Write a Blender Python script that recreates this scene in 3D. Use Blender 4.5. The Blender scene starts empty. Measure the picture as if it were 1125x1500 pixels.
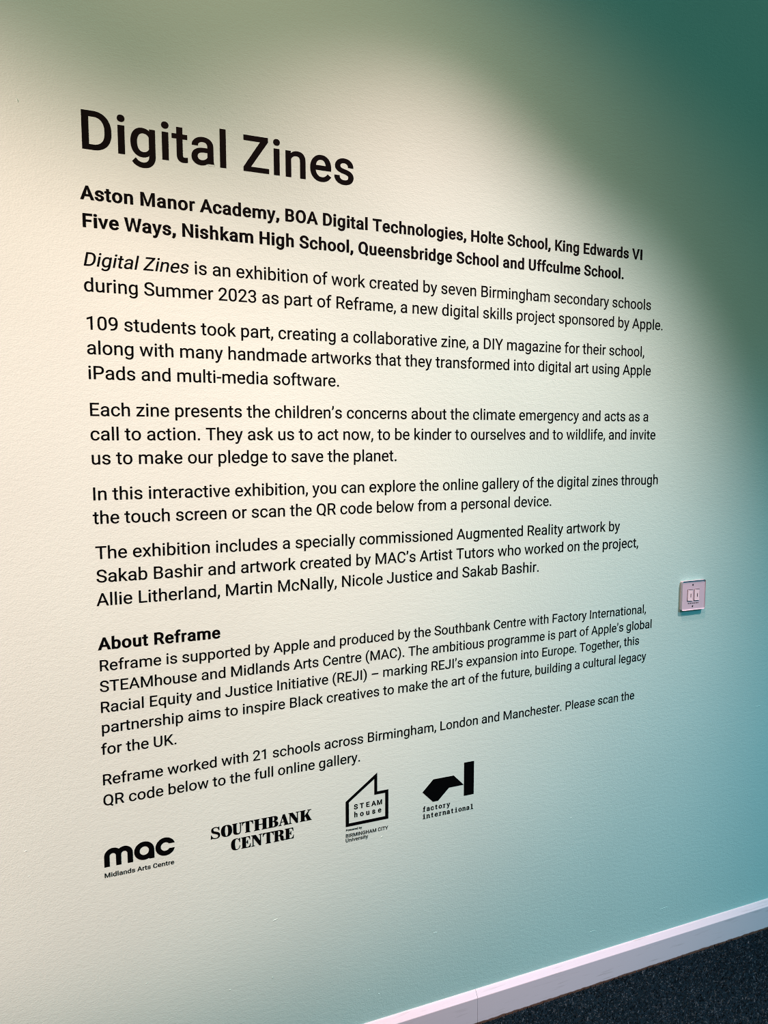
import bpy, bmesh, math, random
import numpy as np
from mathutils import Vector, Matrix

random.seed(7)
scene = bpy.context.scene
COL = scene.collection

# ------------------------------------------------------------------ camera
# Wall plane is world Y = 0, room is on the -Y side, Z up, floor at Z = 0.
cam_data = bpy.data.cameras.new('camera')
cam = bpy.data.objects.new('camera', cam_data)
COL.objects.link(cam)
cam_data.sensor_fit = 'HORIZONTAL'
cam_data.sensor_width = 36.0
cam_data.lens = 35.372
cam_data.clip_start = 0.02
right = Vector((0.9263639, -0.3766296, -0.00023698))
down = Vector((-0.03668013, -0.08959275, -0.99530282))
fwd = Vector((0.37483929, 0.92202130, -0.09681031))
m3 = Matrix((right, -down, -fwd)).transposed()
cam.matrix_world = Matrix.Translation((-0.025650, -1.609682, 1.510604)) @ m3.to_4x4()
scene.camera = cam

# ------------------------------------------------------------------ view
scene.view_settings.view_transform = 'Standard'
scene.view_settings.look = 'None'
scene.view_settings.gamma = 1.0
scene.view_settings.exposure = 0.0
scene.view_settings.use_curve_mapping = False
scene.cycles.filter_width = 1.0

# ------------------------------------------------------------------ light
WALL_RGB = (0.42, 0.76, 0.69)
world = bpy.data.worlds.new('world')
scene.world = world
world.use_nodes = True
wnt = world.node_tree
bg = wnt.nodes['Background']
# dim room all round, paler lit ceiling overhead
wtc = wnt.nodes.new('ShaderNodeTexCoord')
wsep = wnt.nodes.new('ShaderNodeSeparateXYZ')
wramp = wnt.nodes.new('ShaderNodeValToRGB')
wramp.color_ramp.elements[0].position = 0.60
wramp.color_ramp.elements[0].color = (0.0338, 0.1232, 0.0937, 1)
wramp.color_ramp.elements[1].position = 0.80
wramp.color_ramp.elements[1].color = (0.4498, 0.7232, 0.6697, 1)
wnt.links.new(wtc.outputs['Generated'], wsep.inputs[0])
wnt.links.new(wsep.outputs['Z'], wramp.inputs['Fac'])
wnt.links.new(wramp.outputs['Color'], bg.inputs['Color'])
bg.inputs['Strength'].default_value = 1.0

CAL = 39.5          # watts per unit of wall radiosity coefficient


def spot(name, loc, target, half, blend, coef, radius=0.03):
    d = bpy.data.lights.new(name, 'SPOT')
    c = [coef[i] / WALL_RGB[i] for i in range(3)]
    mx = max(c)
    d.energy = CAL * mx
    d.color = [v / mx for v in c]
    d.spot_size = 2 * half
    d.spot_blend = blend
    d.shadow_soft_size = radius
    o = bpy.data.objects.new(name, d)
    COL.objects.link(o)
    o.location = loc
    o.rotation_euler = (Vector(target) - Vector(loc)).to_track_quat('-Z', 'Y').to_euler()
    return o


spot('wall_wash_spotlight', (0.873, -0.601, 2.846), (-0.540, 0, -4.629), 0.8561, 0.8207, (1.1252, 0.8579, 0.7744))
spot('angled_spotlight', (1.923, -1.016, 2.752), (-1.828, 0, -2.602), 0.7444, 0.9997, (3.4744, 3.6372, 3.3871))
spot('side_spotlight', (-4.447, -2.362, 2.780), (-1.357, 0, 1.589), 0.2626, 0.4540, (32.4598, 24.3619, 20.2752))
spot('cool_spotlight', (2.501, -2.874, 2.762), (2.557, 0, -4.218), 0.9081, 0.9448, (0.6058, 4.0243, 5.7456))
spot('added_spill_light', (0.328, -1.152, 2.719), (0.401, 0, 1.011), 1.0448, 0.5212, (0.3801, 0.3129, 0.1810))  # added wide, weak lamp standing in for spill around the main beam

# ------------------------------------------------------------------ helpers
EM = 0.0365                       # one body-text em in metres
ZB = 50.5                         # wall sheet coordinate of the floor, in ems


def material(name):
    m = bpy.data.materials.new(name)
    m.use_nodes = True
    nt = m.node_tree
    return m, nt, nt.nodes['Principled BSDF']


def plain(name, rgb, rough=0.5, spec=0.5):
    m, nt, b = material(name)
    b.inputs['Base Color'].default_value = (*rgb, 1)
    b.inputs['Roughness'].default_value = rough
    b.inputs['Specular IOR Level'].default_value = spec
    return m


def node(nt, kind, **kw):
    n = nt.nodes.new(kind)
    for k, v in kw.items():
        setattr(n, k, v)
    return n


def link_obj(name, mesh, mat, parent=None, label=None, cat=None, group=None, kind=None):
    o = bpy.data.objects.new(name, mesh)
    COL.objects.link(o)
    if mat and not mesh.materials:
        mesh.materials.append(mat)
    if parent:
        o.parent = parent
    if label:
        o['label'] = label
    if cat:
        o['category'] = cat
    if group:
        o['group'] = group
    if kind:
        o['kind'] = kind
    return o


def empty(name, loc, label, cat, group=None):
    o = bpy.data.objects.new(name, None)
    COL.objects.link(o)
    o.location = loc
    o.empty_display_size = 0.02
    o['label'] = label
    o['category'] = cat
    if group:
        o['group'] = group
    return o


def bm_mesh(bm, name, smooth=False):
    me = bpy.data.meshes.new(name)
    bmesh.ops.recalc_face_normals(bm, faces=bm.faces)
    bm.to_mesh(me)
    bm.free()
    if smooth:
        for p in me.polygons:
            p.use_smooth = True
    return me


def box(bm, x0, x1, y0, y1, z0, z1):
    vs = [bm.verts.new((x, y, z)) for x in (x0, x1) for y in (y0, y1) for z in (z0, z1)]
    for f in ((0, 1, 3, 2), (4, 6, 7, 5), (0, 4, 5, 1), (2, 3, 7, 6), (0, 2, 6, 4), (1, 5, 7, 3)):
        bm.faces.new([vs[i] for i in f])
    return vs


# ------------------------------------------------------------------ materials
# painted plaster: fine roller stipple plus soft undulation, all in the bump
wall_mat, nt, b = material('mint_emulsion')
b.inputs['Roughness'].default_value = 0.62
b.inputs['Specular IOR Level'].default_value = 0.22
tc = node(nt, 'ShaderNodeTexCoord')
n1 = node(nt, 'ShaderNodeTexNoise'); n1.inputs['Scale'].default_value = 330; n1.inputs['Detail'].default_value = 3.0
n2 = node(nt, 'ShaderNodeTexNoise'); n2.inputs['Scale'].default_value = 95; n2.inputs['Detail'].default_value = 2.0
n3 = node(nt, 'ShaderNodeTexNoise'); n3.inputs['Scale'].default_value = 3.0
mp = node(nt, 'ShaderNodeMapping'); mp.inputs['Scale'].default_value = (0.75, 1.0, 1.25)
nt.links.new(tc.outputs['Object'], mp.inputs['Vector'])
for n in (n1, n2):
    nt.links.new(mp.outputs['Vector'], n.inputs['Vector'])
nt.links.new(tc.outputs['Object'], n3.inputs['Vector'])
mx = node(nt, 'ShaderNodeMath', operation='MULTIPLY_ADD')
nt.links.new(n2.outputs['Fac'], mx.inputs[0]); mx.inputs[1].default_value = 0.9
nt.links.new(n1.outputs['Fac'], mx.inputs[2])
bp = node(nt, 'ShaderNodeBump'); bp.inputs['Strength'].default_value = 0.55; bp.inputs['Distance'].default_value = 0.0009
nt.links.new(mx.outputs[0], bp.inputs['Height'])
nt.links.new(bp.outputs['Normal'], b.inputs['Normal'])
cr = node(nt, 'ShaderNodeValToRGB')
cr.color_ramp.elements[0].position = 0.3; cr.color_ramp.elements[1].position = 0.7
cr.color_ramp.elements[0].color = (WALL_RGB[0] * .985, WALL_RGB[1] * .98, WALL_RGB[2] * .98, 1)
cr.color_ramp.elements[1].color = (WALL_RGB[0] * 1.015, WALL_RGB[1] * 1.02, WALL_RGB[2] * 1.02, 1)
nt.links.new(n3.outputs['Fac'], cr.inputs['Fac'])
nt.links.new(cr.outputs['Color'], b.inputs['Base Color'])

vinyl = plain('black_vinyl', (0.0012, 0.0022, 0.0026), 0.45, 0.03)

# white gloss skirting with scuffs and a grubby line along the carpet
skirt_mat, nt, b = material('white_gloss_paint')
b.inputs['Roughness'].default_value = 0.38
tc = node(nt, 'ShaderNodeTexCoord')
sep = node(nt, 'ShaderNodeSeparateXYZ'); nt.links.new(tc.outputs['Object'], sep.inputs[0])
mpn = node(nt, 'ShaderNodeMapping'); mpn.inputs['Scale'].default_value = (7, 90, 90)
nt.links.new(tc.outputs['Object'], mpn.inputs['Vector'])
nz = node(nt, 'ShaderNodeTexNoise'); nz.inputs['Scale'].default_value = 1.6; nz.inputs['Detail'].default_value = 6
nt.links.new(mpn.outputs['Vector'], nz.inputs['Vector'])
r1 = node(nt, 'ShaderNodeValToRGB')
r1.color_ramp.elements[0].position = 0.27; r1.color_ramp.elements[0].color = (0.62, 0.60, 0.61, 1)
r1.color_ramp.elements[1].position = 0.40; r1.color_ramp.elements[1].color = (0.78, 0.76, 0.79, 1)
nt.links.new(nz.outputs['Fac'], r1.inputs['Fac'])
nd = node(nt, 'ShaderNodeTexNoise'); nd.inputs['Scale'].default_value = 55; nd.inputs['Detail'].default_value = 3
nt.links.new(tc.outputs['Object'], nd.inputs['Vector'])
ma = node(nt, 'ShaderNodeMath', operation='MULTIPLY_ADD')
nt.links.new(nd.outputs['Fac'], ma.inputs[0]); ma.inputs[1].default_value = -0.006
nt.links.new(sep.outputs['Z'], ma.inputs[2])
r2 = node(nt, 'ShaderNodeMapRange'); r2.inputs['From Min'].default_value = -0.0012; r2.inputs['From Max'].default_value = 0.0012
r2.inputs['To Min'].default_value = 1.0; r2.inputs['To Max'].default_value = 0.0
nt.links.new(ma.outputs[0], r2.inputs['Value'])
mixn = node(nt, 'ShaderNodeMixRGB'); mixn.inputs['Color2'].default_value = (0.16, 0.09, 0.06, 1)
nt.links.new(r2.outputs['Result'], mixn.inputs['Fac']); nt.links.new(r1.outputs['Color'], mixn.inputs['Color1'])
nt.links.new(mixn.outputs['Color'], b.inputs['Base Color'])
bs = node(nt, 'ShaderNodeBump'); bs.inputs['Strength'].default_value = 0.12; bs.inputs['Distance'].default_value = 0.001
nt.links.new(nz.outputs['Fac'], bs.inputs['Height']); nt.links.new(bs.outputs['Normal'], b.inputs['Normal'])

# carpet backing: dark navy with paler flecks
floor_mat, nt, b = material('navy_carpet_backing')
b.inputs['Roughness'].default_value = 1.0
b.inputs['Specular IOR Level'].default_value = 0.05
tc = node(nt, 'ShaderNodeTexCoord')
vo = node(nt, 'ShaderNodeTexVoronoi'); vo.inputs['Scale'].default_value = 260
nt.links.new(tc.outputs['Object'], vo.inputs['Vector'])
rr = node(nt, 'ShaderNodeValToRGB')
rr.color_ramp.elements[0].position = 0.80; rr.color_ramp.elements[0].color = (0.006, 0.019, 0.028, 1)
rr.color_ramp.elements[1].position = 0.98; rr.color_ramp.elements[1].color = (0.05, 0.075, 0.085, 1)
sx = node(nt, 'ShaderNodeSeparateColor'); nt.links.new(vo.outputs['Color'], sx.inputs[0])
nt.links.new(sx.outputs[0], rr.inputs['Fac']); nt.links.new(rr.outputs['Color'], b.inputs['Base Color'])
bf = node(nt, 'ShaderNodeBump'); bf.inputs['Distance'].default_value = 0.004; bf.inputs['Strength'].default_value = 0.8
nt.links.new(vo.outputs['Distance'], bf.inputs['Height']); nt.links.new(bf.outputs['Normal'], b.inputs['Normal'])

pile_mat, nt, b = material('carpet_yarn')
at = node(nt, 'ShaderNodeAttribute', attribute_name='yarn')
nt.links.new(at.outputs['Color'], b.inputs['Base Color'])
b.inputs['Roughness'].default_value = 0.85
b.inputs['Specular IOR Level'].default_value = 0.2

plate_mat = plain('white_moulded_plastic', (0.58, 0.585, 0.66), 0.42, 0.35)
insert_mat = plain('white_insert_plastic', (0.84, 0.82, 0.86), 0.35, 0.45)
gap_shade_mat = plain('grey_shadow_gap', (0.10, 0.09, 0.12), 0.7, 0.2)  # dark grey stands for the shade in the gap round each insert
dark_mat = plain('dark_plastic', (0.012, 0.012, 0.016), 0.5, 0.4)
backbox_mat = plain('warm_lit_plastic', (0.74, 0.66, 0.58), 0.5, 0.4)  # cream puts the warm light on the plate's side into the colour

# ------------------------------------------------------------------ room shell
bm = bmesh.new()
box(bm, -3.2, 5.2, 0.0, 0.12, -0.01, 3.3)


def blemish(cx, cz, lx, lz, ang, h):
    """a small paint run or dent filler raised on the wall face"""
    rings, segs = 3, 10
    ca, sa = math.cos(ang), math.sin(ang)
    prev = None
    for i in range(rings + 1):
        t = i / rings * math.pi / 2
        rad, hh = math.cos(t), math.sin(t) * h
        if i == rings:
            top = bm.verts.new((cx, -hh, cz))
            for k in range(segs):
                bm.faces.new((prev[k], prev[(k + 1) % segs], top))
            break
        ring = []
        for k in range(segs):
            a = 2 * math.pi * k / segs
            u, v = lx * rad * math.cos(a), lz * rad * math.sin(a)
            ring.append(bm.verts.new((cx + u * ca - v * sa, -hh, cz + u * sa + v * ca)))
        if prev:
            for k in range(segs):
                bm.faces.new((prev[k], prev[(k + 1) % segs], ring[(k + 1) % segs], ring[k]))
        prev = ring


#  (sheet x, sheet y in ems, half length, half width in mm, tilt, height mm)
BLEMISH = [
(9.838, -39.275, 6.0, 1.0, 0.26, 0.7),
(9.589, -43.104, 2.6, 0.9, 1.31, 0.9),
(6.906, -43.146, 1.8, 1.0, 0.10, 0.8),
(16.127, -45.854, 3.0, 0.9, 0.96, 0.8),
(16.847, -46.349, 2.2, 0.9, -0.09, 0.7),
(3.804, -44.815, 2.6, 0.8, 0.08, 0.6),
(-4.105, -31.745, 3.0, 0.9, 0.17, 0.6),
(-4.001, -33.217, 2.5, 0.8, 0.17, 0.6),
(-2.822, 7.939, 4.0, 0.9, -1.22, 0.8),
(17.052, -35.292, 2.6, 1.0, 0.70, 0.9),
(10.439, -17.881, 2.0, 0.8, 0.08, 0.5),
(19.816, -17.892, 2.2, 0.8, 0.08, 0.5),
(15.024, -20.012, 6.0, 0.6, 0.17, 0.35),
(32.065, -36.965, 3.5, 1.0, 0.35, 0.6),
(37.103, -38.874, 2.2, 0.9, 0.09, 0.7),
(50.379, -30.963, 9.0, 0.8, 0.05, 0.5),
(41.239, -46.249, 16.0, 0.9, 0.01, 0.4),
(34.302, -46.416, 12.0, 0.8, 0.02, 0.4),
(21.034, -43.061, 7.0, 0.8, 0.05, 0.5),
(2.000, -41.300, 2.0, 0.8, 0.30, 0.5),
(5.200, -46.600, 3.0, 0.8, 0.10, 0.5),
(28.100, -14.900, 1.6, 1.2, 0.30, 0.6),
]
for x, y, lx, lz, a, h in BLEMISH:
    blemish(x * EM, (y + ZB) * EM, lx / 1000, lz * 1.15 / 1000, a, h * 1.2 / 1000)
link_obj('wall_back', bm_mesh(bm, 'wall_back'), wall_mat, kind='structure')

bm = bmesh.new()
box(bm, -3.2, 5.2, -7.0, 0.12, -0.06, -0.004)
link_obj('floor', bm_mesh(bm, 'floor'), floor_mat, kind='structure')


def skirting(name, x0, x1):
    """chamfered softwood skirting board, section drawn in (depth, height)"""
    top = (-48.17 + ZB) * EM
    prof = [(0.0, -0.004), (0.015, -0.004), (0.015, top - 0.0150), (0.0145, top - 0.0138), (0.0135, top - 0.0126),
            (0.0042, top - 0.0012), (0.0032, top - 0.0003), (0.0022, top), (0.0, top)]
    bm = bmesh.new()
    a = [bm.verts.new((x0, -d, z)) for d, z in prof]
    c = [bm.verts.new((x1, -d, z)) for d, z in prof]
    n = len(prof)
    for i in range(n):
        bm.faces.new((a[i], a[(i + 1) % n], c[(i + 1) % n], c[i]))
    bm.faces.new(a)
    bm.faces.new(c[::-1])
    return link_obj(name, bm_mesh(bm, name), skirt_mat, kind='structure')


JOINT = 0.884
skirting('baseboard_left', -3.2, JOINT - 0.0004)
skirting('baseboard_right', JOINT + 0.0004, 5.2)

# carpet pile in the part of the floor the photo shows
rng = np.random.default_rng(3)
N = 125000
px = rng.uniform(0.60, 3.00, N)
py = -rng.uniform(0.0152, 0.90, N)
hgt = rng.uniform(0.004, 0.0075, N)
wid = rng.uniform(0.0007, 0.0013, N)
ang = rng.normal(0.5, 0.8, N)
lean = rng.normal(0.0, 0.0022, (N, 2)) + np.array([0.0018, -0.0012])
lean[:, 1] = np.where(py > -0.021, -np.abs(lean[:, 1]), lean[:, 1])
ex, ey = np.cos(ang) * wid, np.sin(ang) * wid
ey = np.where(py > -0.02, 0, ey)
tone = rng.uniform(0, 1, N)
big = np.where(tone > 0.9, 1.5, 1.0)
ex, ey, hgt = ex * big, ey * big, hgt * np.where(tone > 0.9, 1.15, 1.0)
V = np.zeros((N, 4, 3))
V[:, 0] = np.stack([px - ex, py - ey, np.full(N, -0.005)], 1)
V[:, 1] = np.stack([px + ex, py + ey, np.full(N, -0.005)], 1)
V[:, 2] = np.stack([px + ex * .8 + lean[:, 0], py + ey * .8 + lean[:, 1], hgt - 0.004], 1)
V[:, 3] = np.stack([px - ex * .8 + lean[:, 0], py - ey * .8 + lean[:, 1], hgt - 0.004], 1)
me = bpy.data.meshes.new('carpet_pile')
me.from_pydata(V.reshape(-1, 3).tolist(), [], (np.arange(N * 4).reshape(N, 4)).tolist())
colr = np.zeros((N, 4)); colr[:, 3] = 1
base = np.array([0.0040, 0.0165, 0.0250]); pale = np.array([0.10, 0.145, 0.165])
k = np.clip((tone - 0.88) / 0.12, 0, 1)[:, None] ** 1.3
colr[:, :3] = base * rng.uniform(0.4, 1.7, (N, 1)) * (1 - k) + pale * k
attr = me.color_attributes.new('yarn', 'FLOAT_COLOR', 'POINT')
attr.data.foreach_set('color', np.repeat(colr, 4, axis=0).ravel())
link_obj('carpet_pile', me, pile_mat, label='dark navy flecked carpet pile along the white skirting board',
         cat='carpet', kind='stuff')

# ------------------------------------------------------------------ lettering
# Outlines of the grotesque used on the wall, drawn on a 2048 unit em.
G = {
'(': "M133 591Q133 817 193.5 1025Q254 1233 374 1403Q494 1573 623 1643L661 1521Q515 1409 421.5 1179Q328 949 319 664L318 579Q318 193 459 -91Q544 -261 661 -357L623 -470Q490 -396 369 -222Q133 118 133 591Z",
')': "M567 581Q567 358 508 153Q449 -52 328 -224Q207 -396 77 -470L38 -357Q190 -241 279 12Q368 265 370 574V594Q370 808 325 992Q280 1176 199.5 1320Q119 1464 38 1530L77 1643Q206 1569 326 1399Q446 1229 506.5 1023Q567 817 567 581Z",
',': "M134 -290L29 -218Q123 -87 127 52V219H308V74Q308 -27 258.5 -128Q209 -229 134 -290Z",
'-': "M525 543H37V694H525V543Z",
'–': "M1200 560H150V720H1200V560Z",
'.': "M145 96Q145 144 173.5 176Q202 208 259 208Q316 208 345.5 176Q375 144 375 96Q375 50 345.5 19Q316 -12 259 -12Q202 -12 173.5 19Q145 50 145 96Z",
'’': "M150 1027L60 1090Q135 1195 138 1306V1536H300V1336Q300 1247 257 1160Q214 1073 150 1027Z",
'0': "M1035 621Q1035 296 924 138Q813 -20 577 -20Q344 -20 232 134.5Q120 289 116 596V843Q116 1164 227 1320Q338 1476 575 1476Q810 1476 921 1325.5Q1032 1175 1035 861V621ZM850 874Q850 1109 784 1216.5Q718 1324 575 1324Q433 1324 368 1217Q303 1110 301 888V592Q301 356 369.5 243.5Q438 131 577 131Q714 131 780.5 237Q847 343 850 571V874Z",
'1': "M729 0H543V1233L170 1096V1264L700 1463H729V0Z",
'2': "M1075 0H121V133L625 693Q737 820 779.5 899.5Q822 979 822 1064Q822 1178 753 1251Q684 1324 569 1324Q431 1324 354.5 1245.5Q278 1167 278 1027H93Q93 1228 222.5 1352Q352 1476 569 1476Q772 1476 890 1369.5Q1008 1263 1008 1086Q1008 871 734 574L344 151H1075V0Z",
'3': "M390 818H529Q660 819 735 887Q810 955 810 1071Q810 1324 558 1324Q439 1324 368.5 1256.5Q298 1189 298 1077H113Q113 1248 238 1362Q363 1476 558 1476Q764 1476 880.5 1367Q997 1258 997 1064Q997 969 935.5 880Q874 791 768 747Q888 709 953.5 621Q1019 533 1019 406Q1019 210 891 95Q763 -20 558 -20Q353 -20 224.5 91Q96 202 96 384H282Q282 269 357 200Q432 131 558 131Q692 131 763 201Q834 271 834 402Q834 529 756 597Q678 665 531 667H390V818Z",
'9': "M841 673Q783 604 702.5 562Q622 520 526 520Q400 520 306.5 582Q213 644 162 756.5Q111 869 111 1004Q111 1144 164 1252Q217 1360 316 1418Q415 1476 547 1476Q776 1476 905 1313Q1034 1150 1034 859V795Q1034 363 863 184Q692 5 347 0H311V155H350Q583 159 706.5 277Q830 395 841 673ZM556 673Q649 673 727.5 730Q806 787 842 871V946Q842 1113 769.5 1218Q697 1323 556 1323Q436 1323 364 1231Q292 1139 292 989Q292 843 362 758Q432 673 556 673Z",
'A': "M973 380H363L226 0H28L584 1456H752L1309 0H1112L973 380ZM421 538H916L668 1219L421 538Z",
'B': "M169 0V1456H645Q882 1456 1001.5 1358Q1121 1260 1121 1068Q1121 966 1063 887.5Q1005 809 905 766Q1023 733 1091.5 640.5Q1160 548 1160 420Q1160 224 1033 112Q906 0 674 0H169ZM361 681V157H678Q812 157 889.5 226.5Q967 296 967 418Q967 681 681 681H361ZM361 835H651Q777 835 852.5 898Q928 961 928 1069Q928 1189 858 1243.5Q788 1298 645 1298H361V835Z",
'C': "M1240 462Q1213 231 1069.5 105.5Q926 -20 688 -20Q430 -20 274.5 165Q119 350 119 660V800Q119 1003 191.5 1157Q264 1311 397 1393.5Q530 1476 705 1476Q937 1476 1077 1346.5Q1217 1217 1240 988H1047Q1022 1162 938.5 1240Q855 1318 705 1318Q521 1318 416.5 1182Q312 1046 312 795V654Q312 417 411 277Q510 137 688 137Q848 137 933.5 209.5Q1019 282 1047 462H1240Z",
'D': "M169 0V1456H580Q770 1456 916 1372Q1062 1288 1141.5 1133Q1221 978 1222 777V684Q1222 478 1142.5 323Q1063 168 915.5 85Q768 2 572 0H169ZM361 1298V157H563Q785 157 908.5 295Q1032 433 1032 688V773Q1032 1021 915.5 1158.5Q799 1296 585 1298H361Z",
'E': "M992 673H361V157H1094V0H169V1456H1084V1298H361V830H992V673Z",
'F': "M969 643H361V0H169V1456H1071V1298H361V800H969V643Z",
'G': "M1244 191Q1170 85 1037.5 32.5Q905 -20 729 -20Q551 -20 413 63.5Q275 147 199.5 301Q124 455 122 658V785Q122 1114 275.5 1295Q429 1476 707 1476Q935 1476 1074 1359.5Q1213 1243 1244 1029H1052Q998 1318 708 1318Q515 1318 415.5 1182.5Q316 1047 315 790V671Q315 426 427 281.5Q539 137 730 137Q838 137 919 161Q1000 185 1053 242V569H716V725H1244V191Z",
'H': "M1288 0H1095V673H361V0H169V1456H361V830H1095V1456H1288V0Z",
'I': "M375 0H183V1456H375V0Z",
'J': "M770 1456H963V425Q963 216 837.5 98Q712 -20 503 -20Q286 -20 165 91Q44 202 44 402H236Q236 277 304.5 207Q373 137 503 137Q622 137 695.5 212Q769 287 770 422V1456Z",
'K': "M539 677L361 492V0H169V1456H361V736L1008 1456H1240L667 813L1285 0H1055L539 677Z",
'L': "M362 157H1052V0H169V1456H362V157Z",
'M': "M417 1456L893 268L1369 1456H1618V0H1426V567L1444 1179L966 0H819L342 1176L361 567V0H169V1456H417Z",
'N': "M1288 0H1095L362 1122V0H169V1456H362L1097 329V1456H1288V0Z",
'O': "M1289 681Q1289 467 1217 307.5Q1145 148 1013 64Q881 -20 705 -20Q533 -20 400 64.5Q267 149 193.5 305.5Q120 462 118 668V773Q118 983 191 1144Q264 1305 397.5 1390.5Q531 1476 703 1476Q878 1476 1011.5 1391.5Q1145 1307 1217 1146.5Q1289 986 1289 773V681ZM1098 775Q1098 1034 994 1172.5Q890 1311 703 1311Q521 1311 416.5 1172.5Q312 1034 309 788V681Q309 430 414.5 286.5Q520 143 705 143Q891 143 993 278.5Q1095 414 1098 667V775Z",
'P': "M361 570V0H169V1456H706Q945 1456 1080.5 1334Q1216 1212 1216 1011Q1216 799 1083.5 684.5Q951 570 704 570H361ZM361 727H706Q860 727 942 799.5Q1024 872 1024 1009Q1024 1139 942 1217Q860 1295 717 1298H361V727Z",
'Q': "M1289 681Q1289 467 1217 307.5Q1166 195 1085 119L1305 -60L1180 -176L921 35Q823 -20 705 -20Q533 -20 400 64.5Q267 149 193.5 305.5Q120 462 118 668V773Q118 983 191 1144Q264 1305 397.5 1390.5Q531 1476 703 1476Q878 1476 1011.5 1391.5Q1145 1307 1217 1146.5Q1289 986 1289 773V681ZM1098 775Q1098 1034 994 1172.5Q890 1311 703 1311Q521 1311 416.5 1172.5Q312 1034 309 788V681Q309 430 414.5 286.5Q520 143 705 143Q891 143 993 278.5Q1095 414 1098 667V775Z",
'R': "M703 589H361V0H168V1456H650Q896 1456 1028.5 1344Q1161 1232 1161 1018Q1161 882 1087.5 781Q1014 680 883 630L1225 12V0H1019L703 589ZM361 746H656Q799 746 883.5 820Q968 894 968 1018Q968 1153 887.5 1225Q807 1297 655 1298H361V746Z",
'S': "M598 649Q351 720 238.5 823.5Q126 927 126 1079Q126 1251 263.5 1363.5Q401 1476 621 1476Q771 1476 888.5 1418Q1006 1360 1070.5 1258Q1135 1156 1135 1035H942Q942 1167 858 1242.5Q774 1318 621 1318Q479 1318 399.5 1255.5Q320 1193 320 1082Q320 993 395.5 931.5Q471 870 652.5 819Q834 768 936.5 706.5Q1039 645 1088.5 563Q1138 481 1138 370Q1138 193 1000 86.5Q862 -20 631 -20Q481 -20 351 37.5Q221 95 150.5 195Q80 295 80 422H273Q273 290 370.5 213.5Q468 137 631 137Q783 137 864 199Q945 261 945 368Q945 475 870 533.5Q795 592 598 649Z",
'T': "M1175 1298H707V0H516V1298H49V1456H1175V1298Z",
'U': "M1179 1456V466Q1178 260 1049.5 129Q921 -2 701 -18L650 -20Q411 -20 269 109Q127 238 125 464V1456H315V470Q315 312 402 224.5Q489 137 650 137Q813 137 899.5 224Q986 311 986 469V1456H1179Z",
'V': "M652 256L1055 1456H1264L737 0H567L41 1456H249L652 256Z",
'W': "M512 275L840 1456H1002L1323 270L1580 1456H1773L1420 0H1245L922 1172L588 0H413L61 1456H253L512 275Z",
'Y': "M613 725L993 1456H1211L709 543V0H517V543L15 1456H235L613 725Z",
'Z': "M314 157H1142V0H86V144L856 1298H103V1456H1107V1315L314 157Z",
'a': "M808 0Q792 32 782 114Q653 -20 474 -20Q314 -20 211.5 70.5Q109 161 109 300Q109 469 237.5 562.5Q366 656 599 656H779V741Q779 838 721 895.5Q663 953 550 953Q451 953 384 903Q317 853 317 782H131Q131 863 188.5 938.5Q246 1014 344.5 1058Q443 1102 561 1102Q748 1102 854 1008.5Q960 915 964 751V253Q964 104 1002 16V0H808ZM501 141Q588 141 666 186Q744 231 779 303V525H634Q294 525 294 326Q294 239 352 190Q410 141 501 141Z",
'b': "M1056 529Q1056 281 942 130.5Q828 -20 636 -20Q431 -20 319 125L310 0H140V1536H325V963Q437 1102 634 1102Q831 1102 943.5 953Q1056 804 1056 545V529ZM871 550Q871 739 798 842Q725 945 588 945Q405 945 325 775V307Q410 137 590 137Q723 137 797 240Q871 343 871 550Z",
'c': "M574 131Q673 131 747 191Q821 251 829 341H1004Q999 248 940 164Q881 80 782.5 30Q684 -20 574 -20Q353 -20 222.5 127.5Q92 275 92 531V562Q92 720 150 843Q208 966 316.5 1034Q425 1102 573 1102Q755 1102 875.5 993Q996 884 1004 710H829Q821 815 749.5 882.5Q678 950 573 950Q432 950 354.5 848.5Q277 747 277 555V520Q277 333 354 232Q431 131 574 131Z",
'd': "M95 550Q95 799 213 950.5Q331 1102 522 1102Q712 1102 823 972V1536H1008V0H838L829 116Q718 -20 520 -20Q332 -20 213.5 134Q95 288 95 536V550ZM280 529Q280 345 356 241Q432 137 566 137Q742 137 823 295V792Q740 945 568 945Q432 945 356 840Q280 735 280 529Z",
'e': "M589 -20Q369 -20 231 124.5Q93 269 93 511V545Q93 706 154.5 832.5Q216 959 326.5 1030.5Q437 1102 566 1102Q777 1102 894 963Q1011 824 1011 565V488H278Q282 328 371.5 229.5Q461 131 599 131Q697 131 765 171Q833 211 884 277L997 189Q861 -20 589 -20ZM566 950Q454 950 378 868.5Q302 787 284 640H826V654Q818 795 750 872.5Q682 950 566 950Z",
'f': "M231 0V939H60V1082H231V1193Q231 1367 324 1462Q417 1557 587 1557Q651 1557 714 1540L704 1391Q657 1400 604 1400Q514 1400 465 1347.5Q416 1295 416 1197V1082H647V939H416V0H231Z",
'g': "M96 550Q96 803 213 952.5Q330 1102 523 1102Q721 1102 832 962L841 1082H1010V26Q1010 -184 885.5 -305Q761 -426 551 -426Q434 -426 322 -376Q210 -326 151 -239L247 -128Q366 -275 538 -275Q673 -275 748.5 -199Q824 -123 824 15V108Q713 -20 521 -20Q331 -20 213.5 133Q96 286 96 550ZM282 529Q282 346 357 241.5Q432 137 567 137Q742 137 824 296V790Q739 945 569 945Q434 945 358 840Q282 735 282 529Z",
'h': "M325 951Q448 1102 645 1102Q988 1102 991 715V0H806V716Q805 833 752.5 889Q700 945 589 945Q499 945 431 897Q363 849 325 771V0H140V1536H325V951Z",
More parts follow.
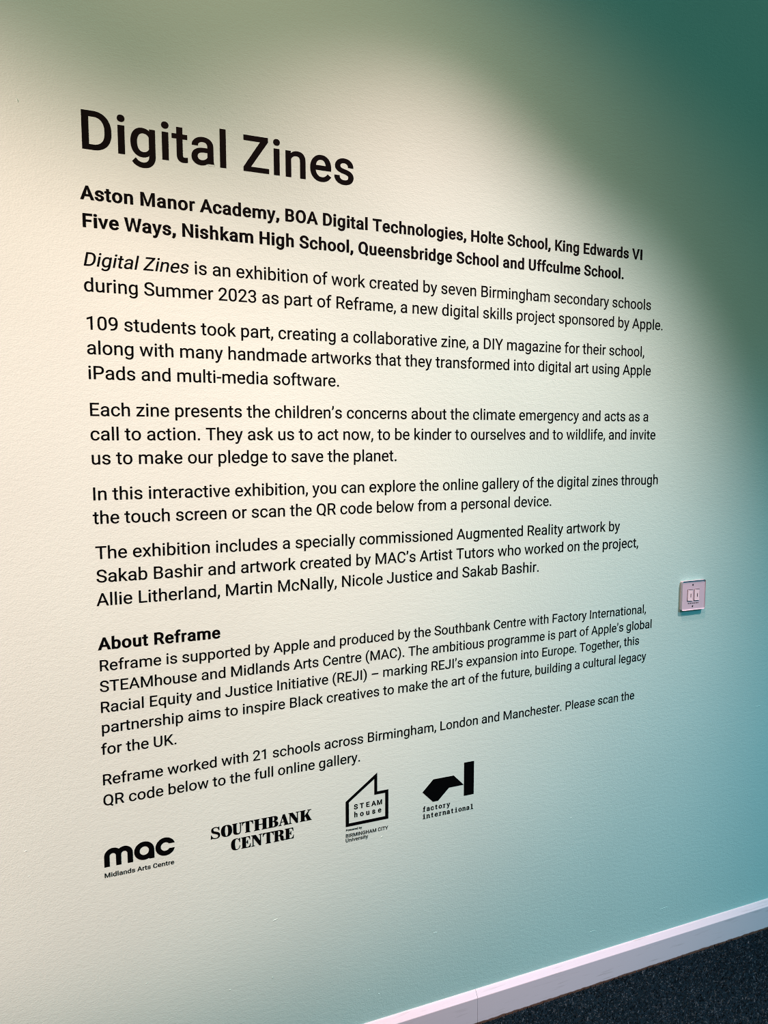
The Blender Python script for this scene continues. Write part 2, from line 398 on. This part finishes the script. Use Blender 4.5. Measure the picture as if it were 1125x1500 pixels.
'i': "M341 0H156V1082H341V0ZM141 1369Q141 1414 168.5 1445Q196 1476 250 1476Q304 1476 332 1445Q360 1414 360 1369Q360 1324 332 1294Q304 1264 250 1264Q196 1264 168.5 1294Q141 1324 141 1369Z",
'j': "M322 1082V-125Q322 -437 39 -437Q-22 -437 -74 -419V-271Q-42 -279 10 -279Q72 -279 104.5 -245.5Q137 -212 137 -129V1082H322ZM119 1369Q119 1414 146.5 1445Q174 1476 228 1476Q282 1476 310 1445Q338 1414 338 1369Q338 1324 310 1294Q282 1264 228 1264Q174 1264 146.5 1294Q119 1324 119 1369Z",
'k': "M442 501L326 380V0H141V1536H326V607L425 726L762 1082H987L566 630L1036 0H819L442 501Z",
'l': "M341 0H156V1536H341V0Z",
'm': "M314 1082L319 962Q438 1102 640 1102Q867 1102 949 928Q1003 1006 1089.5 1054Q1176 1102 1294 1102Q1650 1102 1656 725V0H1471V714Q1471 830 1418 887.5Q1365 945 1240 945Q1137 945 1069 883.5Q1001 822 990 718V0H804V709Q804 945 573 945Q391 945 324 790V0H139V1082H314Z",
'n': "M315 1082L321 946Q445 1102 645 1102Q988 1102 991 715V0H806V716Q805 833 752.5 889Q700 945 589 945Q499 945 431 897Q363 849 325 771V0H140V1082H315Z",
'o': "M91 551Q91 710 153.5 837Q216 964 327.5 1033Q439 1102 582 1102Q803 1102 939.5 949Q1076 796 1076 542V529Q1076 371 1015.5 245.5Q955 120 842.5 50Q730 -20 584 -20Q364 -20 227.5 133Q91 286 91 538V551ZM277 529Q277 349 360.5 240Q444 131 584 131Q725 131 808 241.5Q891 352 891 551Q891 729 806.5 839.5Q722 950 582 950Q445 950 361 841Q277 732 277 529Z",
'p': "M1054 529Q1054 282 941 131Q828 -20 635 -20Q438 -20 325 105V-416H140V1082H309L318 962Q431 1102 632 1102Q827 1102 940.5 955Q1054 808 1054 546V529ZM869 550Q869 733 791 839Q713 945 577 945Q409 945 325 796V279Q408 131 579 131Q712 131 790.5 236.5Q869 342 869 550Z",
'q': "M95 550Q95 806 212.5 954Q330 1102 529 1102Q719 1102 829 974L837 1082H1007V-416H822V107Q710 -20 527 -20Q331 -20 213 131.5Q95 283 95 537V550ZM280 529Q280 345 358.5 240Q437 135 570 135Q735 135 822 281V802Q734 945 572 945Q438 945 359 839.5Q280 734 280 529Z",
'r': "M663 916Q621 923 572 923Q390 923 325 768V0H140V1082H320L323 957Q414 1102 581 1102Q635 1102 663 1088V916Z",
's': "M770 287Q770 362 713.5 403.5Q657 445 516.5 475Q376 505 293.5 547Q211 589 171.5 647Q132 705 132 785Q132 918 244.5 1010Q357 1102 532 1102Q716 1102 830.5 1007Q945 912 945 764H759Q759 840 694.5 895Q630 950 532 950Q431 950 374 906Q317 862 317 791Q317 724 370 690Q423 656 561.5 625Q700 594 786 551Q872 508 913.5 447.5Q955 387 955 300Q955 155 839 67.5Q723 -20 538 -20Q408 -20 308 26Q208 72 151.5 154.5Q95 237 95 333H280Q285 240 354.5 185.5Q424 131 538 131Q643 131 706.5 173.5Q770 216 770 287Z",
't': "M391 1344V1082H593V939H391V268Q391 203 418 170.5Q445 138 510 138Q542 138 598 150V0Q525 -20 456 -20Q332 -20 269 55Q206 130 206 268V939H9V1082H206V1344H391Z",
'u': "M808 107Q700 -20 491 -20Q318 -20 227.5 80.5Q137 181 136 378V1082H321V383Q321 137 521 137Q733 137 803 295V1082H988V0H812L808 107Z",
'v': "M497 251L765 1082H954L566 0H425L33 1082H222L497 251Z",
'w': "M1098 255L1306 1082H1491L1176 0H1026L763 820L507 0H357L43 1082H227L440 272L692 1082H841L1098 255Z",
'x': "M503 687L743 1082H959L605 547L970 0H756L506 405L256 0H41L406 547L52 1082H266L503 687Z",
'y': "M494 271L746 1082H944L509 -167Q408 -437 188 -437L153 -434L84 -421V-271L134 -275Q228 -275 280.5 -237Q333 -199 366 -98L407 12L21 1082H223L494 271Z",
'z': "M314 151H954V0H88V136L690 927H97V1082H919V951L314 151Z",
}
LOW = "abcdefghijklmnopqrstuvwxyz"
UPP = LOW.upper()
ADV = dict(zip(LOW, [1114, 1149, 1072, 1155, 1086, 711, 1149, 1128, 497, 489, 1038, 497, 1795, 1130, 1168, 1149, 1164, 693, 1057, 669, 1129, 992, 1538, 1015, 969, 1015]))
ADV.update(zip(UPP, [1336, 1275, 1333, 1343, 1164, 1132, 1395, 1460, 557, 1130, 1284, 1102, 1788, 1460, 1408, 1292, 1408, 1261, 1215, 1222, 1328, 1303, 1817, 1284, 1226, 1226]))
ADV.update({d: 1150 for d in "0123456789"})
ADV.update({' ': 507, '.': 539, ',': 402, '-': 565, '’': 410, '(': 700, ')': 712, '–': 1344})
BOLD = dict(zip(LOW, [1108, 1153, 1072, 1155, 1111, 728, 1166, 1150, 543, 543, 1089, 543, 1775, 1151, 1165, 1153, 1156, 750, 1055, 682, 1150, 1027, 1513, 1027, 1024, 1024]))
BOLD.update(zip(UPP, [1382, 1306, 1341, 1320, 1148, 1120, 1396, 1448, 598, 1143, 1300, 1112, 1788, 1447, 1413, 1329, 1413, 1309, 1262, 1260, 1340, 1344, 1779, 1297, 1268, 1240]))
BOLD.update({' ': 510, '.': 585, ',': 495})
MED = dict(ADV)
MED.update(zip(LOW, [1108, 1147, 1071, 1153, 1097, 719, 1153, 1131, 520, 510, 1060, 520, 1787, 1133, 1166, 1147, 1160, 717, 1054, 675, 1132, 1008, 1525, 1016, 993, 1016]))
MED.update({'D': 1335, 'Z': 1233, ' ': 510, 'I': 578})


def parse(path, seg=6):
    """outline string -> list of closed polylines"""
    out, cur, tok, i = [], [], [], 0
    num = ''
    for ch in path + ' ':
        if ch.isalpha() or ch in ' ,':
            if num:
                tok.append(float(num)); num = ''
            if ch.isalpha():
                tok.append(ch)
        elif ch == '-' and num:
            tok.append(float(num)); num = '-'
        else:
            num += ch
    cmd = None
    x = y = 0.0
    while i < len(tok):
        if isinstance(tok[i], str):
            cmd = tok[i]; i += 1
            if cmd == 'Z':
                if cur:
                    if len(cur) > 1 and abs(cur[0][0] - cur[-1][0]) + abs(cur[0][1] - cur[-1][1]) < 1e-6:
                        cur.pop()
                    out.append(cur)
                cur = []
                continue
        if cmd == 'M' or cmd == 'L':
            x, y = tok[i], tok[i + 1]; i += 2; cur.append((x, y))
        elif cmd == 'H':
            x = tok[i]; i += 1; cur.append((x, y))
        elif cmd == 'V':
            y = tok[i]; i += 1; cur.append((x, y))
        elif cmd == 'Q':
            cx, cy, ex, ey = tok[i:i + 4]; i += 4
            for k in range(1, seg + 1):
                t = k / seg
                cur.append(((1 - t) ** 2 * x + 2 * t * (1 - t) * cx + t * t * ex,
                            (1 - t) ** 2 * y + 2 * t * (1 - t) * cy + t * t * ey))
            x, y = ex, ey
    res = []
    for c in out:
        d = [c[0]]
        for p in c[1:]:
            if abs(p[0] - d[-1][0]) + abs(p[1] - d[-1][1]) > 0.5e-3:
                d.append(p)
        if abs(d[0][0] - d[-1][0]) + abs(d[0][1] - d[-1][1]) < 0.5e-3:
            d.pop()
        res.append(d)
    return res


def area(c):
    return 0.5 * sum(c[i][0] * c[(i + 1) % len(c)][1] - c[(i + 1) % len(c)][0] * c[i][1] for i in range(len(c)))


def inside(p, c):
    r = False
    for i in range(len(c)):
        (x0, y0), (x1, y1) = c[i], c[i - 1]
        if (y0 > p[1]) != (y1 > p[1]) and p[0] < (x1 - x0) * (p[1] - y0) / (y1 - y0) + x0:
            r = not r
    return r


def embolden(cs, d, dv):
    """grow every contour outward by d sideways and dv up and down (holes shrink)"""
    res = []
    for i, c in enumerate(cs):
        hole = sum(inside(c[0], o) for j, o in enumerate(cs) if j != i) % 2
        if (area(c) > 0) == bool(hole):
            c = c[::-1]                      # solids anticlockwise, holes clockwise
        n = len(c); q = []
        for k in range(n):
            p0, p1, p2 = c[k - 1], c[k], c[(k + 1) % n]
            a = (p1[0] - p0[0], p1[1] - p0[1]); b_ = (p2[0] - p1[0], p2[1] - p1[1])
            la, lb = math.hypot(*a) or 1, math.hypot(*b_) or 1
            na, nb = (a[1] / la, -a[0] / la), (b_[1] / lb, -b_[0] / lb)
            dot = max(-1, min(1, na[0] * nb[0] + na[1] * nb[1]))
            s = d / max(0.45, 1 + dot)
            q.append((p1[0] + (na[0] + nb[0]) * s, p1[1] + (na[1] + nb[1]) * s * dv / d))
        res.append(q)
    return res


CACHE = {}


def glyph(ch, weight, seg):
    key = (ch, weight, seg)
    if key in CACHE:
        return CACHE[key]
    cs = parse(G[ch], seg)
    adv = ADV[ch]
    if True:
        d = {'regular': 13.0, 'medium': 36.0, 'bold': 74.0}[weight]
        tab = {'regular': ADV, 'medium': MED, 'bold': BOLD}[weight]
        new = tab.get(ch, adv)
        xs = [p[0] for c in cs for p in c]
        xa, xb = min(xs), max(xs)
        dv = {'regular': 11.0, 'medium': 29.0, 'bold': 46.0}[weight]
        cs = embolden(cs, d, dv)
        e = d * (0.95 if ch in 'ilI.,j' else 0.42 if weight != 'regular' else 0.8)
        sh = (new - adv) / 2
        src = [-437 - dv, -20 - dv, -dv, 1082 + dv, 1102 + dv, 1456 + dv, 1476 + dv, 1536 + dv]
        dst = [-437, -20, 0, 1082, 1102, 1456, 1476, 1536]
        if ch in '-–’':
            src, dst = [0, 2000], [0, 2000]
        if ch == ',':
            src, dst = [-dv, 2000], [0, 2000 - dv]

        def fx(x):
            return (x - (xa - d)) / (xb - xa + 2 * d) * (xb - xa + 2 * e) + xa - e + sh

        def fy(y):
            if y <= src[0]:
                return dst[0] + y - src[0]
            for j in range(len(src) - 1):
                if y <= src[j + 1]:
                    return dst[j] + (y - src[j]) / (src[j + 1] - src[j]) * (dst[j + 1] - dst[j])
            return dst[-1] + y - src[-1]
        cs = [[(fx(x), fy(y)) for x, y in c] for c in cs]
        adv = new
    CACHE[key] = (cs, adv)
    return CACHE[key]


VT = 0.00035          # vinyl thickness


def cut_vinyl(name, pieces, parent=None, label=None, mat=None):
    """pieces: list of contour groups in sheet ems -> one thin solid mesh on the wall.
    Each group is filled on its own (holes inside a group stay open)."""
    if not isinstance(pieces[0][0][0], (list, tuple)):
        pieces = [pieces]
    allx = [p[0] for g in pieces for c in g for p in c]
    ally = [p[1] for g in pieces for c in g for p in c]
    org = parent.location if parent else Vector((0, 0, 0))
    bm = bmesh.new()
    for g in pieces:
        cu = bpy.data.curves.new('outline', 'CURVE')
        cu.dimensions = '2D'
        cu.fill_mode = 'BOTH'
        cu.extrude = VT / 2
        for c in g:
            sp = cu.splines.new('POLY')
            sp.points.add(len(c) - 1)
            for p, (x, y) in zip(sp.points, c):
                p.co = (x * EM, (y + ZB) * EM, 0, 1)
            sp.use_cyclic_u = True
        o = bpy.data.objects.new('outline', cu)
        COL.objects.link(o)
        bpy.context.view_layer.update()
        me = bpy.data.meshes.new_from_object(o.evaluated_get(bpy.context.evaluated_depsgraph_get()))
        bm.from_mesh(me)
        bpy.data.objects.remove(o)
        bpy.data.curves.remove(cu)
        bpy.data.meshes.remove(me)
    for v in bm.verts:
        x, z, h = v.co
        v.co = (x - org.x, -VT / 2 - h - 0.00002 - org.y, z - org.z)
    bmesh.ops.remove_doubles(bm, verts=bm.verts, dist=1e-7)
    me = bm_mesh(bm, name)
    return link_obj(name, me, mat or vinyl, parent, label)


def set_line(text, x0, y0, emx, emy, slope=0.0, weight='regular', seg=5, italic='', track=0.0, pitch=None):
    """typeset one line -> contour groups (one per character)"""
    out = []
    pen = 0.0
    for i, ch in enumerate(text):
        if ch == ' ':
            tab = {'regular': ADV, 'medium': MED, 'bold': BOLD}[weight]
            pen += (pitch if pitch else tab[' ']) + track
            continue
        cs, adv = glyph(ch, weight, seg)
        off, sq = 0.0, 1.0
        if pitch:
            if ch in 'MW' or adv > pitch * 1.12:
                sq = pitch * 0.98 / adv
            off = (pitch - adv * sq) / 2
        sl = 0.2126 if i < len(italic) else 0.0
        g = []
        for c in cs:
            q = []
            for x, y in c:
                x = x * sq + off
                if sl:
                    x += sl * y - 105
                X = (pen + x) / 2048 * emx
                Y = y / 2048 * emy
                q.append((x0 + X, y0 + Y + slope * X))
            g.append(q)
        out.append(g)
        pen += (pitch if pitch else adv) + track
    return out


def sheet(x, y):
    return Vector((x * EM, 0.0, (y + ZB) * EM))


# heading: each big letter is its own cut piece
t = empty('title_lettering', sheet(-0.036, 6.016), 'largest black lettering, a two-word title at the top of the wall text', 'wall lettering')
for g in set_line("Digital Zines", -0.036, 6.016, 2.7745, 2.7745, -0.0042, 'medium', 9):
    cut_vinyl('letter', [g], t)


def block(name, label, lines, group=None):
    first = lines[0]
    t = empty(name, sheet(first[1], first[2]), label, 'wall lettering', group)
    for text, x0, y0, emx, emy, slope, weight, italic in lines:
        cut_vinyl('text_line', set_line(text, x0, y0, emx, emy, slope, weight, 5, italic), t)
    return t


block('school_list_lettering', 'bold black two-line list of schools directly under the big title', [
    ("Aston Manor Academy, BOA Digital Technologies, Holte School, King Edwards VI", -0.025, 3.438, 1.0214, 1.0150, 0.0017, 'bold', ''),
    ("Five Ways, Nishkam High School, Queensbridge School and Uffculme School.", -0.012, 2.018, 1.0213, 1.0150, 0.0010, 'bold', ''),
])
GRP = 'paragraphs of black lettering on the wall'
block('paragraph_lettering', 'black two-line paragraph that opens with slanted words, just under the bold list of schools', [
    ("Digital Zines is an exhibition of work created by seven Birmingham secondary schools", 0.0, 0.033, 0.9998, 0.998, 0.0011, 'regular', 'Digital Zines'),
    ("during Summer 2023 as part of Reframe, a new digital skills project sponsored by Apple.", -0.039, -1.301, 1.0036, 0.998, 0.0003, 'regular', ''),
], GRP)
block('paragraph_lettering', 'black three-line paragraph that begins with the number 109', [
    ("109 students took part, creating a collaborative zine, a DIY magazine for their school,", -0.009, -3.292, 1.0017, 0.998, 0.0011, 'regular', ''),
    ("along with many handmade artworks that they transformed into digital art using Apple", -0.010, -4.594, 1.0015, 0.998, 0.0008, 'regular', ''),
    ("iPads and multi-media software.", 0.001, -5.919, 0.9986, 0.998, -0.0030, 'regular', ''),
], GRP)
block('paragraph_lettering', 'black three-line paragraph about the climate emergency, at the middle of the wall text', [
    ("Each zine presents the children’s concerns about the climate emergency and acts as a", -0.007, -7.890, 0.9970, 0.998, 0.0004, 'regular', ''),
    ("call to action. They ask us to act now, to be kinder to ourselves and to wildlife, and invite", 0.008, -9.205, 0.9958, 0.998, 0.0006, 'regular', ''),
    ("us to make our pledge to save the planet.", 0.003, -10.516, 0.9945, 0.998, -0.0007, 'regular', ''),
], GRP)
block('paragraph_lettering', 'black two-line paragraph about the touch screen, below the three-line climate paragraph', [
    ("In this interactive exhibition, you can explore the online gallery of the digital zines through", -0.012, -12.474, 0.9939, 0.998, -0.0002, 'regular', ''),
    ("the touch screen or scan the QR code below from a personal device.", 0.003, -13.780, 0.9902, 0.998, 0.0001, 'regular', ''),
], GRP)
block('paragraph_lettering', 'black three-line paragraph of artists and tutors, just above the small bold heading', [
    ("The exhibition includes a specially commissioned Augmented Reality artwork by", 0.054, -15.727, 1.0071, 0.998, -0.0020, 'regular', ''),
    ("Sakab Bashir and artwork created by MAC’s Artist Tutors who worked on the project,", 0.044, -17.040, 1.0034, 0.998, -0.0015, 'regular', ''),
    ("Allie Litherland, Martin McNally, Nicole Justice and Sakab Bashir.", 0.023, -18.355, 1.0059, 0.998, 0.0, 'regular', ''),
], GRP)
block('heading_lettering', 'short bold black two-word heading above the smaller five-line paragraph', [
    ("About Reframe", 0.016, -20.862, 0.9980, 0.995, 0.0017, 'bold', ''),
])
block('paragraph_lettering', 'smaller black five-line paragraph right under the short bold heading', [
    ("Reframe is supported by Apple and produced by the Southbank Centre with Factory International,", 0.010, -22.071, 0.8973, 0.895, -0.0015, 'regular', ''),
    ("STEAMhouse and Midlands Arts Centre (MAC). The ambitious programme is part of Apple’s global", 0.007, -23.266, 0.8955, 0.895, -0.0015, 'regular', ''),
    ("Racial Equity and Justice Initiative (REJI) – marking REJI’s expansion into Europe. Together, this", -0.014, -24.470, 0.8923, 0.895, -0.0002, 'regular', ''),
    ("partnership aims to inspire Black creatives to make the art of the future, building a cultural legacy", 0.007, -25.651, 0.8982, 0.895, -0.0026, 'regular', ''),
    ("for the UK.", -0.035, -26.908, 0.8950, 0.895, -0.0010, 'regular', ''),
], GRP)
block('paragraph_lettering', 'lowest black two-line paragraph, just above the row of logos', [
    ("Reframe worked with 21 schools across Birmingham, London and Manchester. Please scan the", -0.050, -28.702, 0.8922, 0.895, 0.0012, 'regular', ''),
    ("QR code below to the full online gallery.", -0.049, -29.915, 0.8974, 0.895, 0.0030, 'regular', ''),
], GRP)


# ------------------------------------------------------------------ logos
def arc(cx, cy, r, a0, a1, n, ry=None):
    return [(cx + r * math.cos(math.radians(a0 + (a1 - a0) * i / n)),
             cy + (ry or r) * math.sin(math.radians(a0 + (a1 - a0) * i / n))) for i in range(n + 1)]


LG = 'black vinyl logos in a row under the wall text'
# 1. rounded three-letter logo
B0 = -33.59
t = empty('rounded_letter_logo', sheet(-0.08, -34.3), 'black logo of three thick rounded letters, first of the row of logos under the text', 'logo', LG)
mm = [(-0.08, B0), (-0.08, -32.99)] + arc(0.41, -32.99, 0.49, 180, 52, 14) + arc(1.02, -32.975, 0.46, 128, 0, 14) + [(1.48, B0), (1.19, B0), (1.19, -32.985)] \
    + arc(1.015, -32.985, 0.175, 0, 180, 12)[1:] + [(0.84, B0), (0.56, B0), (0.56, -32.985)] + arc(0.385, -32.985, 0.175, 0, 180, 12)[1:] + [(0.21, B0)]
cut_vinyl('letter', [[mm]], t)
ac = (2.115, -33.04)
aa = arc(ac[0], ac[1], 0.555, 0, 298, 40)[:-1]
aa = [(2.672, -33.04)] + arc(ac[0], ac[1], 0.556, 2, 296, 40) + [(2.40, B0 + 0.035), (2.40, B0 + 0.005), (2.672, B0 + 0.005)]
cut_vinyl('letter', [[aa, arc(ac[0] + 0.005, ac[1] + 0.0, 0.262, 0, 354, 30)]], t)
ccx, ccy = 3.305, -33.04
hi, lo = -32.885, -33.185
ra, rb = 0.555, 0.262
oa = math.degrees(math.asin((hi - ccy) / ra)); ob = math.degrees(math.asin((lo - ccy) / ra))
ia = math.degrees(math.asin((hi - ccy) / rb)); ib = math.degrees(math.asin((lo - ccy) / rb))
cc = arc(ccx, ccy, ra, oa, 360 + ob, 44) + arc(ccx, ccy, rb, 360 + ib, ia, 34)
cut_vinyl('letter', [[cc]], t)
cut_vinyl('caption', set_line("Midlands Arts Centre", -0.115, -34.225, 0.415, 0.385, 0, 'medium', 4), t, 'small thin caption line')

# 2. heavy serif logo, drawn on 1000 units of cap height
SER = {
'S': (780, ["M40 -10H90L130 60Q240 -20 400 -20Q740 -20 740 290Q740 480 500 580L330 650Q230 690 230 790Q230 950 390 950Q600 950 640 690H690V1010H640L600 950Q520 1020 390 1020Q70 1020 70 730Q70 540 300 440L480 370Q590 320 590 220Q590 50 400 50Q160 60 90 340H40Z"]),
'O': (950, ["M475 1020Q930 1020 930 500Q930 -20 475 -20Q20 -20 20 500Q20 1020 475 1020ZM475 955Q350 955 340 500Q350 45 475 45Q600 45 610 500Q600 955 475 955Z"]),
'U': (900, ["M20 1000H460V950L380 920V300Q380 90 530 90Q680 90 690 300V920L600 950V1000H900V950L770 920V300Q750 -20 450 -20Q90 -20 90 300V920L20 950Z"]),
'T': (1000, ["M270 0H730V50L650 80V940Q900 930 930 680H980L970 1000H30L20 680H70Q100 930 350 940V80L270 50Z"]),
'H': (1150, ["M20 0H500V50L415 80V465H735V80L650 50V0H1130V50L1040 80V920L1130 950V1000H650V950L735 920V535H415V920L500 950V1000H20V950L110 920V80L20 50Z"]),
'B': (920, ["M20 0H520Q900 0 900 280Q900 480 650 520Q860 570 860 760Q860 1000 500 1000H20V950L110 920V80L20 50ZM410 60V485H450Q600 485 600 270Q600 60 450 60ZM410 545V940H450Q570 940 570 745Q570 545 450 545Z"]),
'A': (900, ["M400 1000H570L840 80L900 50V0H470V50L550 80L490 290H255L190 80L280 50V0H0V50L110 80ZM275 350H475L370 690Z"]),
'N': (1000, ["M20 1000H400L760 400V920L660 950V1000H970V950L840 920V-20H700L210 740V80L320 50V0H20V50L130 80V920L20 950Z"]),
'K': (1000, ["M20 0H500V50L410 80V360L480 430L630 80L560 50V0H1010V50L950 80L690 640L850 920L980 950V1000H640V950L760 920L410 470V920L500 950V1000H20V950L110 920V80L20 50Z"]),
'C': (800, ["M760 340Q720 -20 430 -20Q20 -20 20 500Q20 1020 430 1020Q560 1020 650 940L710 1010H760V640H710Q660 955 480 955Q340 955 340 500Q340 45 480 45Q680 60 710 340Z"]),
'E': (840, ["M20 0H790L820 340H770Q740 70 560 60H420V480Q520 480 540 340H590V690H540Q520 540 420 540V940H540Q710 930 730 690H780L760 1000H20V950L110 920V80L20 50Z"]),
'R': (1000, ["M20 0H500V50L410 80V470H450Q580 470 590 250Q600 -20 830 -20Q960 -20 1000 130H960Q930 70 905 75Q880 85 880 250Q880 470 660 505Q880 560 880 750Q880 1000 520 1000H20V950L110 920V80L20 50ZM410 535V940H450Q590 940 590 740Q590 535 450 535Z"]),
}


def serif(ch, x0, x1, y0, cap):
    w, paths = SER[ch]
    k = (x1 - x0) / w
    g = []
    for p in paths:
        g += [[(x0 + x * k, y0 + y / 1000 * cap) for x, y in c] for c in parse(p, 8)]
    return g


t = empty('serif_logo', sheet(5.95, -34.15), 'black logo of two stacked words in heavy serif capitals, second of the row of logos', 'logo', LG)
row1 = [('S', 5.93, 6.54), ('O', 6.55, 7.25), ('U', 7.24, 7.87), ('T', 7.83, 8.55), ('H', 8.56, 9.44), ('B', 9.44, 10.12),
        ('A', 10.11, 10.78), ('N', 10.74, 11.49), ('K', 11.48, 12.26)]
row2 = [('C', 7.14, 7.74), ('E', 7.76, 8.38), ('N', 8.38, 9.12), ('T', 9.10, 9.83), ('R', 9.79, 10.52), ('E', 10.50, 11.11)]
for row, y in ((row1, -33.165), (row2, -34.14)):
    for ch, x0, x1 in row:
        cut_vinyl('letter', [serif(ch, x0, x1, y, 0.715)], t)

# 3. house outline logo
t = empty('house_outline_logo', sheet(14.55, -35.2), 'black house-outline logo with words inside and below, third of the row of logos', 'logo', LG)
cut_vinyl('house_outline', [[[(14.55, -34.12), (17.525, -34.12), (17.525, -32.11), (16.735, -32.11), (16.735, -30.83), (14.55, -32.43)],
                             [(14.765, -33.915), (14.765, -32.495), (16.535, -31.22), (16.535, -32.305), (17.305, -32.305), (17.305, -33.915)]]], t)
P = 0.415 / 0.48 * 2048
cut_vinyl('inner_word', set_line("STEAM", 15.04, -33.045, 0.48, 0.48, 0, 'bold', 4, pitch=P), t)
cut_vinyl('inner_word', set_line("house", 15.04, -33.585, 0.48, 0.51, 0, 'bold', 4, pitch=P), t)
cut_vinyl('caption', set_line("Powered by", 14.55, -34.425, 0.212, 0.205, 0, 'bold', 3), t)
cut_vinyl('caption', set_line("BIRMINGHAM CITY", 14.525, -34.86, 0.345, 0.345, 0, 'medium', 4, track=-6), t)
cut_vinyl('caption', set_line("University", 14.525, -35.165, 0.355, 0.345, 0, 'medium', 4), t)

# 4. folded-ribbon and bar logo with typewriter caption
t = empty('angular_shape_logo', sheet(20.01, -34.8), 'black logo of a bent angular shape beside an upright bar, rightmost of the logos', 'logo', LG)
cut_vinyl('bent_shape', [[[(20.01, -32.79), (20.79, -33.58), (21.18, -33.58), (22.0, -32.805), (23.13, -32.795), (22.36, -32.01), (20.815, -32.01)]]], t)
cut_vinyl('upright_bar', [[[(23.155, -33.6), (23.92, -33.6), (23.92, -31.23), (23.155, -31.23)]]], t)


def rect(x0, x1, y0, y1):
    return [(x0, y0), (x1, y0), (x1, y1), (x0, y1)]


# slab serifs of the typewriter letters, in 2048 em units of a 1229 wide cell
SLAB = {
'f': [rect(180, 860, 0, 150)], 'i': [rect(180, 1060, 0, 150), rect(230, 620, 940, 1082)], 'r': [rect(120, 760, 0, 150), rect(120, 480, 940, 1082)],
'n': [rect(60, 480, 0, 130), rect(760, 1190, 0, 130), rect(60, 330, 950, 1082)], 'l': [rect(180, 1060, 0, 150), rect(230, 620, 1390, 1536)],
'y': [rect(20, 440, 950, 1082), rect(790, 1210, 950, 1082)],
}


def mono_line(text, x0, y0, em, pitch_em):
    out = []
    for i, ch in enumerate(text):
        cs, adv = glyph(ch, 'bold', 4)
        ox = x0 + i * pitch_em
        kx = em / 2048
        cell = pitch_em / kx
        sq = min(1.0, cell * 0.98 / adv)
        off = (cell - adv * sq) / 2
        out.append([[(ox + (x * sq + off) * kx, y0 + y * kx) for x, y in c] for c in cs])
        for r in SLAB.get(ch, []):
            out.append([[(ox + x / 1229 * cell * kx, y0 + y * kx) for x, y in r]])
    return out


cut_vinyl('caption', mono_line("factory", 19.99, -34.165, 0.50, 0.3035), t)
cut_vinyl('caption', mono_line("international", 19.99, -34.675, 0.50, 0.3035), t)

# ------------------------------------------------------------------ wall plate
W0, W1, H0, H1 = 41.62, 43.90, -22.21, -19.93      # square faceplate, ems


def rounded_slab(x0, x1, z0, z1, y_back, y_front, rad, bev, seg=5):
    """rounded rectangle with a rounded-over front edge; y grows towards the room (negative)"""
    bm = bmesh.new()
    rings = []
    steps = [(0.0, y_back)] + [(bev * (1 - math.cos(a)), y_front + bev * (1 - math.sin(a)))
                               for a in [math.pi / 2 * i / 4 for i in range(5)]]
    for ins, dep in steps:
        ring = []
        r = max(rad - ins, 0.0002)
        for cx, cz, a0 in ((x1 - rad, z1 - rad, 0), (x0 + rad, z1 - rad, 90), (x0 + rad, z0 + rad, 180), (x1 - rad, z0 + rad, 270)):
            for k in range(seg + 1):
                a = math.radians(a0 + 90 * k / seg)
                ring.append(bm.verts.new((cx + r * math.cos(a), -dep, cz + r * math.sin(a))))
        rings.append(ring)
    n = len(rings[0])
    for p, q in zip(rings, rings[1:]):
        for k in range(n):
            bm.faces.new((p[k], p[(k + 1) % n], q[(k + 1) % n], q[k]))
    bm.faces.new(rings[-1]); bm.faces.new(rings[0][::-1])
    return bm


plate = empty('wall_plate', sheet((W0 + W1) / 2, H0), 'small square white wall plate with two inserts, right of the lettering', 'wall plate')
org = plate.location


def put(name, bm, mat, parent=plate, label=None, smooth=False):
    for v in bm.verts:
        v.co -= org
    o = link_obj(name, bm_mesh(bm, name, smooth), mat, parent, label)
    return o


def sx_(x):
    return x * EM


def sz_(y):
    return (y + ZB) * EM


put('back_box', rounded_slab(sx_(W0) + .0015, sx_(W1) - .0015, sz_(H0) + .0015, sz_(H1) - .0015, 0.0, 0.0028, .002, .0003), backbox_mat, label='thin spacer behind the plate, cream as if warmly lit')
put('faceplate', rounded_slab(sx_(W0), sx_(W1), sz_(H0), sz_(H1), 0.0028, 0.0074, .0045, .0030), plate_mat)
FY = 0.0074
for x0, x1 in ((42.19, 42.67), (42.84, 43.33)):
    ins = put('insert', rounded_slab(sx_(x0) - .0008, sx_(x1) + .0008, sz_(-21.53), sz_(-20.60), FY - .0005, FY + .0003, .0008, .0001, 3), gap_shade_mat, label='white insert with a thin dark edge painted as shade')
    put('insert_face', rounded_slab(sx_(x0) + .0003, sx_(x1) - .0003, sz_(-21.47), sz_(-20.64), FY, FY + .0016, .0010, .0006, 3), insert_mat, ins)
    xc = (x0 + x1) / 2 + 0.06
    put('slot', rounded_slab(sx_(xc) - .0011, sx_(xc) + .0011, sz_(-21.23), sz_(-20.93), FY + .0010, FY + .0018, .0008, .0001, 3), dark_mat, ins)
for xs, ys in ((42.70, -20.27), (42.73, -21.93)):
    bm = rounded_slab(sx_(xs) - .0022, sx_(xs) + .0022, sz_(ys) - .0022, sz_(ys) + .0022, FY - .001, FY + .0004, .0021, .0003, 6)
    put('screw', bm, dark_mat)
bm = bmesh.new()
xx = 42.27
for w in (.07, .05, .09, .06, .04, .08, .05, .05, .08, .05):
    box(bm, sx_(xx), sx_(xx + w), -FY - .00025, -FY + .0004, sz_(-21.73), sz_(-21.66))
    xx += w + 0.045
put('printed_marking', bm, dark_mat)
